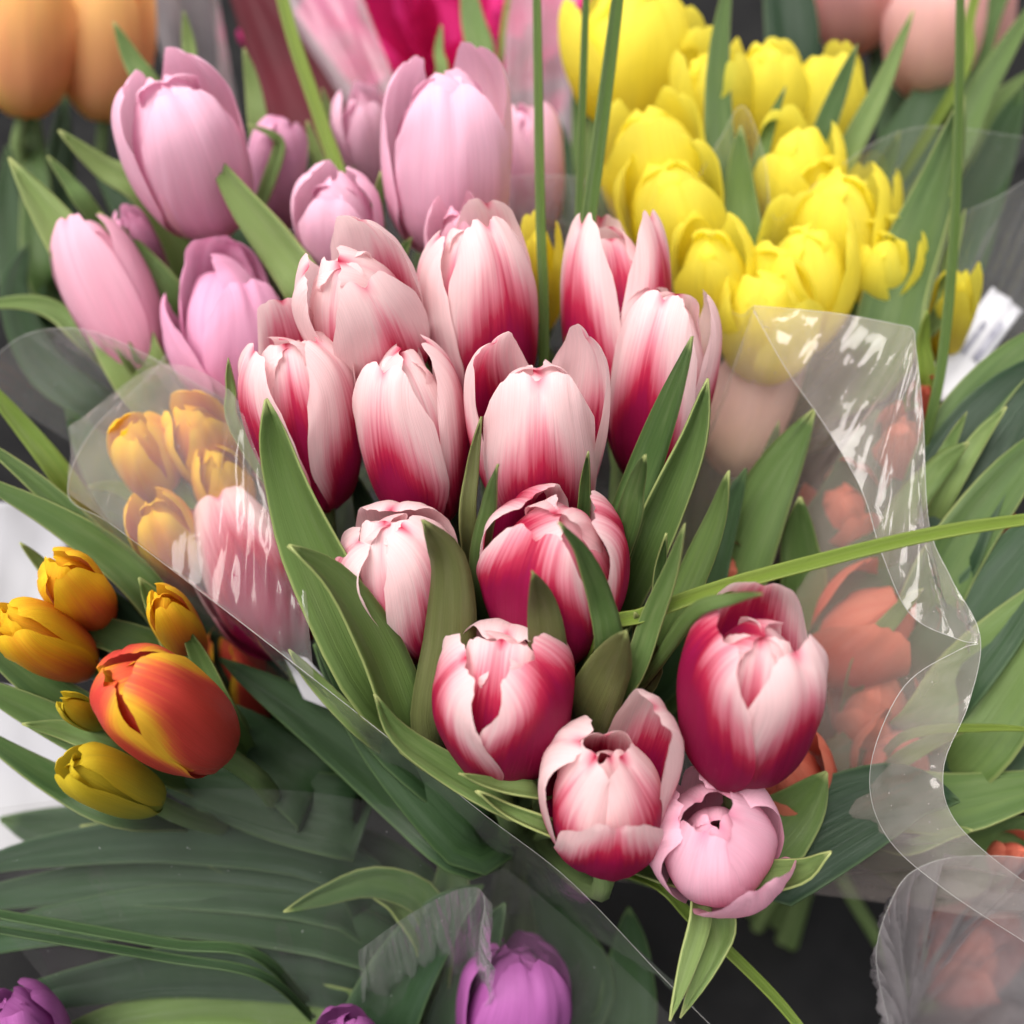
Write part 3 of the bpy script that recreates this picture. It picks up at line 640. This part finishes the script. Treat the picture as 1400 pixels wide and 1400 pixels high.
leaf(B_, [(200, 1060), (330, 1090), (480, 1120)], .40, .40, 110, 'dark', 0, .2)

B_ = 'purple'
leaf(B_, [(-80, 1200), (60, 1165), (260, 1150), (480, 1190)], .40, .41, 70, 'blue', 0, .35, sink=.9)
leaf(B_, [(-120, 1250), (60, 1215), (240, 1205), (500, 1250)], .405, .415, 76, 'blue', 15, .45, sink=.9)
leaf(B_, [(-120, 1320), (60, 1270), (280, 1250), (520, 1300)], .395, .41, 88, 'blue', -10, .4, sink=.9)
leaf(B_, [(-60, 1390), (100, 1350), (280, 1325), (500, 1350)], .39, .405, 80, 'blue', 12, .4, sink=.9)
leaf(B_, [(60, 1420), (180, 1390), (330, 1375), (500, 1400)], .39, .40, 74, 'leaf', 0, .4, sink=.9)
leaf(B_, [(110, 1130), (230, 1140), (360, 1190), (500, 1280)], .415, .42, 60, 'leaf', 0, .4, sink=.9)
leaf(B_, [(388, 1247), (440, 1225), (510, 1205), (580, 1230), (600, 1300)], .372, .40, 50, 'leaf', 20, .5, sink=.9)
leaf(B_, [(505, 1222), (545, 1240), (590, 1300)], .385, .40, 50, 'leaf', 0, .6, sink=.9)
leaf(B_, [(660, 1210), (600, 1260), (540, 1350), (500, 1460)], .39, .40, 110, 'blue', 0, .4, sink=.9)
leaf(B_, [(690, 1235), (660, 1300), (620, 1400)], .395, .41, 80, 'blue', 10, .5, sink=.9)
leaf(B_, [(600, 1120), (620, 1180), (610, 1270)], .41, .41, 60, 'leaf', 0, .3, sink=.9)
leaf(B_, [(720, 1180), (760, 1260), (800, 1360)], .43, .43, 80, 'dark', 0, .2, sink=.9)
leaf(B_, [(860, 1240), (860, 1320), (840, 1420)], .43, .43, 90, 'dark', 0, .2, sink=.9)
leaf(B_, [(300, 1100), (420, 1150), (560, 1240)], .43, .43, 110, 'dark', 0, .2, sink=.9)
leaf(B_, [(0, 1120), (160, 1160), (380, 1260)], .44, .44, 150, 'dark', 0, .2, sink=.9)
B_ = 'apricot'
leaf(B_, [(45, 120), (50, 250), (60, 380)], .58, .56, 50, 'leaf', 0, .3)
leaf(B_, [(90, 130), (80, 240), (70, 340)], .60, .58, 60, 'dark', 0, .3)
leaf(B_, [(10, 200), (15, 300), (40, 420)], .58, .56, 60, 'dark', 0, .3)
B_ = 'peach'
leaf(B_, [(1400, -60), (1350, 30), (1310, 150)], .57, .56, 44, 'leaf', 0, .3)
leaf(B_, [(1200, -20), (1210, 80), (1230, 200)], .62, .60, 60, 'dark', 0, .3)
leaf(B_, [(1330, 20), (1290, 140), (1260, 260)], .62, .60, 60, 'dark', 0, .3)

#GRASS
# ------------------------------------------------------------------ bear grass blades
def blade(px, d0, d1, wpx, label, roll=0, mat='grass', end=None):
    n = len(px); P = [at(x, y, d0 + (d1 - d0) * i / (n - 1)) for i, (x, y) in enumerate(px)]
    if end: last = P[-1]; P += [last.lerp(BIND[end], .3), last.lerp(BIND[end], .6)]
    org = P[-1].copy(); W = wpx * (d0 + d1) / 2 / FPX
    o = leaf_mesh(P, W, LM[mat], None, org, roll, .8, n=30, nu=5, name='grass_blade', wob=.25, solid=.0006, tipsharp=.12)
    tag(o, label, 'grass blade', 'long grass blades'); return o
blade([(733, -60), (736, 120), (739, 300), (744, 480)], .40, .385, 15, 'single straight upright grass blade before the pale pink tulip', mat='dgrass', end='main')
blade([(852, -60), (825, 150), (802, 320), (782, 480)], .395, .38, 24, 'thick upright grass blade crossing the tall red and white tulip', mat='dgrass', end='main')
blade([(803, -60), (797, 120), (792, 280), (786, 420)], .405, .39, 12, 'thin grass blade just behind the thick upright one', mat='dgrass', end='main')
blade([(372, -60), (400, 50), (440, 170), (470, 280)], .47, .46, 22, 'grass blade slanting before the burgundy paper wrap', end='mauve')
blade([(1440, 706), (1280, 730), (1120, 768), (980, 806), (880, 842), (815, 868)], .295, .312, 24, 'long arching grass blade lying across the film and the largest tulip', end='main')
blade([(1110, 1425), (1060, 1365), (1000, 1305), (945, 1255), (900, 1210)], .345, .35, 18, 'grass blade hanging down over the black crate below the pink tulip', end='main')
blade([(1313, -60), (1311, 120), (1305, 300), (1292, 460), (1270, 580)], .415, .40, 15, 'grass blade arching down beside the white tag', mat='dgrass', end='coral')
blade([(1345, -50), (1325, 30), (1312, 110)], .50, .50, 16, 'short grass blade before the peach pink tulips', end='yellow')
blade([(700, -40), (688, 40), (676, 110)], .55, .54, 8, 'thin grass blade before the magenta flower', end='mauve')
blade([(-60, 1262), (80, 1285), (230, 1310), (360, 1335)], .36, .37, 14, 'dark grass blade pressed under the film over the broad leaves', mat='dark', end='purple')
blade([(-60, 1240), (100, 1268), (240, 1292), (350, 1306)], .362, .372, 16, 'second dark grass blade pressed under the film over the broad leaves', mat='dark', end='purple')

#FILM
# ------------------------------------------------------------------ clear film sleeves
def film_strip(name, A, Bc, nu, nv, mat, parent, org, amp=.004, freq=9, sd=0.0, creases=()):
    """sheet between two 3D curves A (rim) and Bc, with radial creases"""
    a = catmull(A, nu); b = catmull(Bc, nu); pts = []; uvs = []
    for j in range(nv):
        v = j / (nv - 1)
        for i in range(nu):
            u = i / (nu - 1); p = a[i].lerp(b[i], v)
            dirn = (a[min(i + 1, nu - 1)] - a[max(i - 1, 0)]); nrm = dirn.cross(b[i] - a[i])
            nrm = nrm.normalized() if nrm.length > 1e-9 else Vector((0, 0, 1))
            k = n3(u * freq, v * 1.2, sd); k2 = 1 - 2 * abs(n3(u * freq * 2.3 + v * .8, v * 1.5, sd + 4))
            env = sstep(0, .10, v) * sstep(0, .15, 1 - v) if len(A) else 1
            pts.append(p + nrm * amp * env * (k * 1.4 + max(0, k2 - .55) * 1.6)); uvs.append((u, v))
    return grid_obj(name, pts, uvs, nu, nv, mat, parent, org)
def sleeve(label, rim, bind, mat='clear', amp=.004, freq=9, br=.03, nu=90, nv=22, edge=True, sd=0.0, group=None, arc=None):
    P = [at(*q) for q in rim]; org = Vector((bind.x, bind.y, max(.02, bind.z - .02)))
    e = thing('plastic_sleeve', label, 'plastic sleeve', org, group)
    bot = []
    for p in P:
        dv = Vector((p.x - bind.x, p.y - bind.y, 0)); dv = dv.normalized() if dv.length > 1e-6 else Vector((1, 0, 0))
        bot.append(Vector((bind.x, bind.y, bind.z)) + dv * br)
    film_strip('film', P, bot, nu, nv, FM[mat], e, org, amp, freq, sd)
    if edge: tube('rim_edge', P, .00011, .00011, FM['edge'], e, org, n=nu, sides=4)
    return e, org
rim_front = [(330, 345, .43), (215, 500, .41), (125, 590, .395), (93, 675, .375), (150, 715, .358), (250, 790, .347), (380, 890, .338), (520, 1000, .332), (660, 1112, .326), (780, 1205, .33), (905, 1335, .34), (990, 1420, .345)]
e_main, org_main = sleeve('clear film sleeve round the red and white bouquet, pointed corner over the orange tulips', rim_front, BIND['main'], 'clear', .004, 8, .035, sd=1.3)
rim_back = [(330, 345, .43), (470, 285, .455), (620, 250, .465), (760, 240, .465), (830, 258, .46), (915, 320, .445), (1000, 425, .415), (1032, 418, .39)]
P = [at(*q) for q in rim_back]
bot = [BIND['main'] + Vector((p.x - BIND['main'].x, p.y - BIND['main'].y, 0)).normalized() * .035 for p in P]
film_strip('film', P, bot, 60, 16, FM['clear'], e_main, org_main, .003, 7, 5.1)
tube('rim_edge', P, .00012, .00012, FM['edge'], e_main, org_main, n=60, sides=4)
outer = [(1032, 418, .375), (1140, 428, .372), (1225, 443, .3685), (1248, 450, .368), (1252, 475, .367), (1262, 570, .360), (1270, 715, .350), (1300, 790, .345), (1340, 870, .338), (1325, 960, .336), (1290, 1050, .334), (1308, 1125, .334), (1400, 1205, .338), (1500, 1260, .345)]
P = [at(*q) for q in outer]
bot = [BIND['main'] + Vector((p.x - BIND['main'].x, p.y - BIND['main'].y, 0)).normalized() * .035 for p in P]
film_strip('film', P, bot, 100, 20, FM['peach'], e_main, org_main, .005, 10, 8.7)
tube('rim_edge', P, .00012, .00012, FM['edge'], e_main, org_main, n=120, sides=4)
inner_c = [(1030, 425, .37), (1075, 505, .365), (1130, 585, .36), (1178, 670, .352), (1205, 755, .345), (1245, 840, .338), (1310, 874, .3325), (1337, 880, .332), (1310, 889, .3318), (1235, 940, .330), (1190, 1050, .328), (1210, 1140, .33), (1290, 1215, .332), (1420, 1300, .338)]
Q = [at(*q) for q in inner_c]
film_strip('flap', P, Q, 110, 12, FM['thin'], e_main, org_main, .004, 16, 3.2)
tube('rim_edge', Q, .00011, .00011, FM['edge'], e_main, org_main, n=120, sides=4)

sleeve('clear film sleeve of the yellow bouquet with a sharp folded peak between its leaves',
       [(760, 300, .47), (860, 330, .455), (940, 260, .445), (985, 190, .44), (1016, 145, .435), (1045, 215, .435), (1062, 300, .435), (1130, 240, .44), (1250, 175, .45), (1420, 190, .47)], BIND['yellow'], 'clear', .003, 6, .03, sd=21)
sleeve('hazy film sleeve lying over broad leaves and purple tulips',
       [(-120, 1125, .36), (0, 1104, .355), (150, 1085, .352), (300, 1078, .352), (450, 1086, .358), (580, 1120, .368), (680, 1180, .375), (780, 1260, .378), (880, 1350, .38), (960, 1440, .38)], BIND['purple'] + Vector((-.02, -.09, 0)), 'low', .004, 6, .05, edge=False, sd=33)
sleeve('small crinkled film scrap standing beside the purple tulip',
       [(490, 1300, .36), (560, 1250, .352), (630, 1215, .348), (662, 1225, .346), (655, 1300, .345)], BIND['purple'], 'hazy', .005, 8, .03, edge=False, sd=37)
sleeve('hazy film sleeve round the mauve pink bouquet beside the long leaf',
       [(-40, 520, .41), (30, 460, .415), (110, 450, .41), (190, 480, .405), (260, 520, .405), (330, 560, .41)], BIND['mauve'], 'hazy', .004, 6, .03, sd=41)
sleeve('grey film sleeve behind the pink tulips beside the apricot ones',
       [(185, -60, .60), (230, -50, .58), (285, -60, .58), (298, 60, .57), (300, 160, .56)], BIND['apricot'] + Vector((.05, 0, 0)), 'milky', .003, 6, .03, sd=45)
sleeve('crumpled clear sleeve holding the white tag beside the yellow bouquet',
       [(1240, 330, .47), (1300, 300, .46), (1360, 272, .455), (1440, 240, .455), (1520, 330, .45), (1500, 460, .44)], BIND['coral'] + Vector((.03, .08, 0)), 'hazy', .006, 9, .03, sd=51)
sleeve('crumpled milky wrap beside the black crate with a coral tulip under it',
       [(1215, 1400, .37), (1198, 1310, .355), (1215, 1240, .35), (1250, 1190, .352), (1330, 1170, .35), (1450, 1190, .355), (1520, 1300, .37)], at(1330, 1470, .46), 'milky', .008, 10, .03, sd=61)

A = [at(*q) for q in [(93, 675, .37), (180, 735, .345), (280, 812, .330), (350, 867, .324), (430, 932, .324)]]
Bq = [at(*q) for q in [(100, 580, .40), (215, 500, .40), (310, 530, .352), (352, 620, .333), (416, 765, .328)]]
film_strip('flap', A, Bq, 50, 16, FM['veil'], e_main, org_main, .004, 6, 14.2)
#OTHER
# ------------------------------------------------------------------ magenta flower in burgundy paper
cen = at(615, 35, .66)
e = thing('peony', 'ruffled magenta flower in burgundy paper behind the pink tulips', 'flower', Vector((cen.x, cen.y, .02)))
rng = random.Random(5)
axm = Vector((0, -.35, 1)).normalized()
for k in range(26):
    ring = k / 26; th = k * 2.4; rr = .018 + .075 * ring
    e0 = Vector((math.cos(th), math.sin(th), 0)); e0 = (e0 - axm * e0.dot(axm)).normalized(); e1 = axm.cross(e0)
    pts = []; uvs = []; sd = rng.uniform(0, 99)
    for j in range(9):
        t = j / 8
        for i in range(9):
            s = -1 + i / 4
            ang = s * (.48 - .12 * ring) * (1 + .2 * n3(s, t, sd))
            rad = rr * (.35 + .75 * math.sin(t * 1.6)) * (1 + .30 * n3(s * 4, t * 3, sd) * t) + ring * .02 * t * t
            zz = (.075 - .035 * ring + .022 * math.sin(k * 5.1)) * t * (1 - .18 * abs(s) ** 3) + .008 * n3(s * 4, t * 2, sd)
            p = e0 * math.cos(ang) * rad + e1 * math.sin(ang) * rad + axm * zz
            pts.append(cen - axm * .045 + p); uvs.append((s * .5 + .5, t))
    grid_obj('petal', pts, uvs, 9, 9, PM['magenta'], e, Vector(e.location)).color = (1, 1, 1, .5 + rng.uniform(-.55, .6))
tube('stem', [cen - axm * .04, cen - Vector((0, 0, .2)), Vector((cen.x, cen.y, .02))], .004, .005, LM['stem'], e, Vector(e.location))

def sheet(name, cs, mat, label, cat, nu=24, nv=24, amp=.004, solid=.0004, sd=0.0, parent=None):
    """bilinear sheet between four 3D corners with gentle waves"""
    a, b, c, d = cs; org = (a + b + c + d) / 4; pts = []; uvs = []; nrm = (b - a).cross(d - a).normalized()
    for j in range(nv):
        v = j / (nv - 1)
        for i in range(nu):
            u = i / (nu - 1); p = a.lerp(b, u).lerp(d.lerp(c, u), v)
            pts.append(p + nrm * amp * (n3(u * 3, v * 1.2, sd) + .4 * n3(u * 8, v * 2, sd + 2))); uvs.append((u, v))
    o = grid_obj(name, pts, uvs, nu, nv, mat, parent, org, solid=solid)
    if label: tag(o, label, cat)
    return o
sheet('wrapping_paper', [at(290, -80, .60), at(360, -40, .60), at(520, 170, .585), at(410, 300, .59)], M_BURG, 'burgundy wrapping paper round the magenta flower', 'wrapping paper', sd=3)
sheet('wrapping_film', [at(335, -70, .57), at(470, -70, .575), at(555, 150, .56), at(470, 140, .555)], FM['dusk'], 'greyish translucent wrap folded over the burgundy paper', 'wrapping film', sd=4, solid=0)
sheet('wrapping_film', [at(690, -60, .60), at(790, -60, .60), at(780, 280, .56), at(690, 260, .57)], FM['dusk'], 'clear wrap between the magenta flower and the yellow tulips', 'wrapping film', sd=6, solid=0)

# white paper under the orange bouquet
sheet('paper_sheet', [at(-250, 900, .44), at(170, 960, .46), at(180, 1180, .45), at(-250, 1200, .43)], M_PAPER, 'white paper under the orange tulips', 'paper', sd=9, amp=.006)
sheet('paper_sheet', [at(-200, 680, .46), at(100, 690, .48), at(80, 840, .47), at(-200, 860, .45)], M_PAPER, 'grey white paper wrap behind the small yellow tulips', 'paper', sd=11, amp=.006)
sheet('paper_sheet', [at(385, 890, .375), at(420, 900, .375), at(500, 990, .375), at(415, 955, .375)], M_PAPER, 'small white paper scrap inside the film rim', 'paper', sd=12, amp=.001)

# white tag
tg = [at(1357, 392, .475), at(1398, 425, .475), at(1300, 560, .455), at(1262, 520, .455)]
t = sheet('price_tag', tg, M_TAG, 'white card tag tucked in clear film beside the wide green leaf', 'tag', 10, 10, .0015, .0006, 13)
def on_tag(u, v): return tg[0].lerp(tg[1], u).lerp(tg[3].lerp(tg[2], u), v)
nrm = (tg[1] - tg[0]).cross(tg[3] - tg[0]).normalized()
if nrm.dot(CAM - tg[0]) < 0: nrm = -nrm
for (u0, u1, v0, v1) in ((.62, .80, .22, .60), (.30, .42, .30, .62)):
    c = [on_tag(u0, v0), on_tag(u1, v0), on_tag(u1, v1), on_tag(u0, v1)]
    c = [p + nrm * .0022 for p in c]
    pts = [c[0], c[1], c[3], c[2]]
    grid_obj('printed_block', pts, [(0, 0), (1, 0), (0, 1), (1, 1)], 2, 2, M_INK, t, Vector(t.location))

# black crate standing on the table, open top, slotted walls
import bmesh
def box(bm, c, s):
    m = Matrix.Translation(c) @ Matrix.Diagonal((*s, 1)); bmesh.ops.create_cube(bm, size=1.0, matrix=m)
def part(name, boxes, parent, org, mat):
    bm = bmesh.new()
    for c, s in boxes: box(bm, Vector(c) - org, s)
    me = bpy.data.meshes.new(name); bm.to_mesh(me); bm.free(); me.materials.append(mat)
    o = bpy.data.objects.new(name, me); COL.objects.link(o); o.parent = parent
    md = o.modifiers.new('bevel', 'BEVEL'); md.width = .0015; md.segments = 2
    return o
X0, X1, Y0, Y1, ZT = -.16, .26, -.02, .62, .15
org = Vector(((X0 + X1) / 2, (Y0 + Y1) / 2, .001))
e = thing('flower_crate', 'black plastic crate with slotted walls holding the bouquets', 'crate', org)
part('floor_panel', [((org.x, org.y, .006), (X1 - X0, Y1 - Y0, .01))], e, org, M_CRATE)
for (cx, cy, sx, sy) in ((org.x, Y0, X1 - X0, .006), (org.x, Y1, X1 - X0, .006), (X0, org.y, .006, Y1 - Y0 - .014), (X1, org.y, .006, Y1 - Y0 - .014)):
    wall = part('wall', [((cx, cy, .04), (sx, sy, .055)), ((cx, cy, .135), (sx + (.008 if sx < .01 else 0), sy + (.008 if sy < .01 else 0), .03))], e, org, M_CRATE)
    L_ = max(sx, sy); n = int(L_ / .035)
    for k in range(n + 1):
        o_ = -L_ / 2 + .006 + (L_ - .012) * k / n
        c = (cx + (o_ if sx > sy else 0), cy + (o_ if sy > sx else 0), .0935)
        part('slat', [(c, (.010 if sx > sy else .005, .010 if sy > sx else .005, .054))], e, org, M_CRATE)
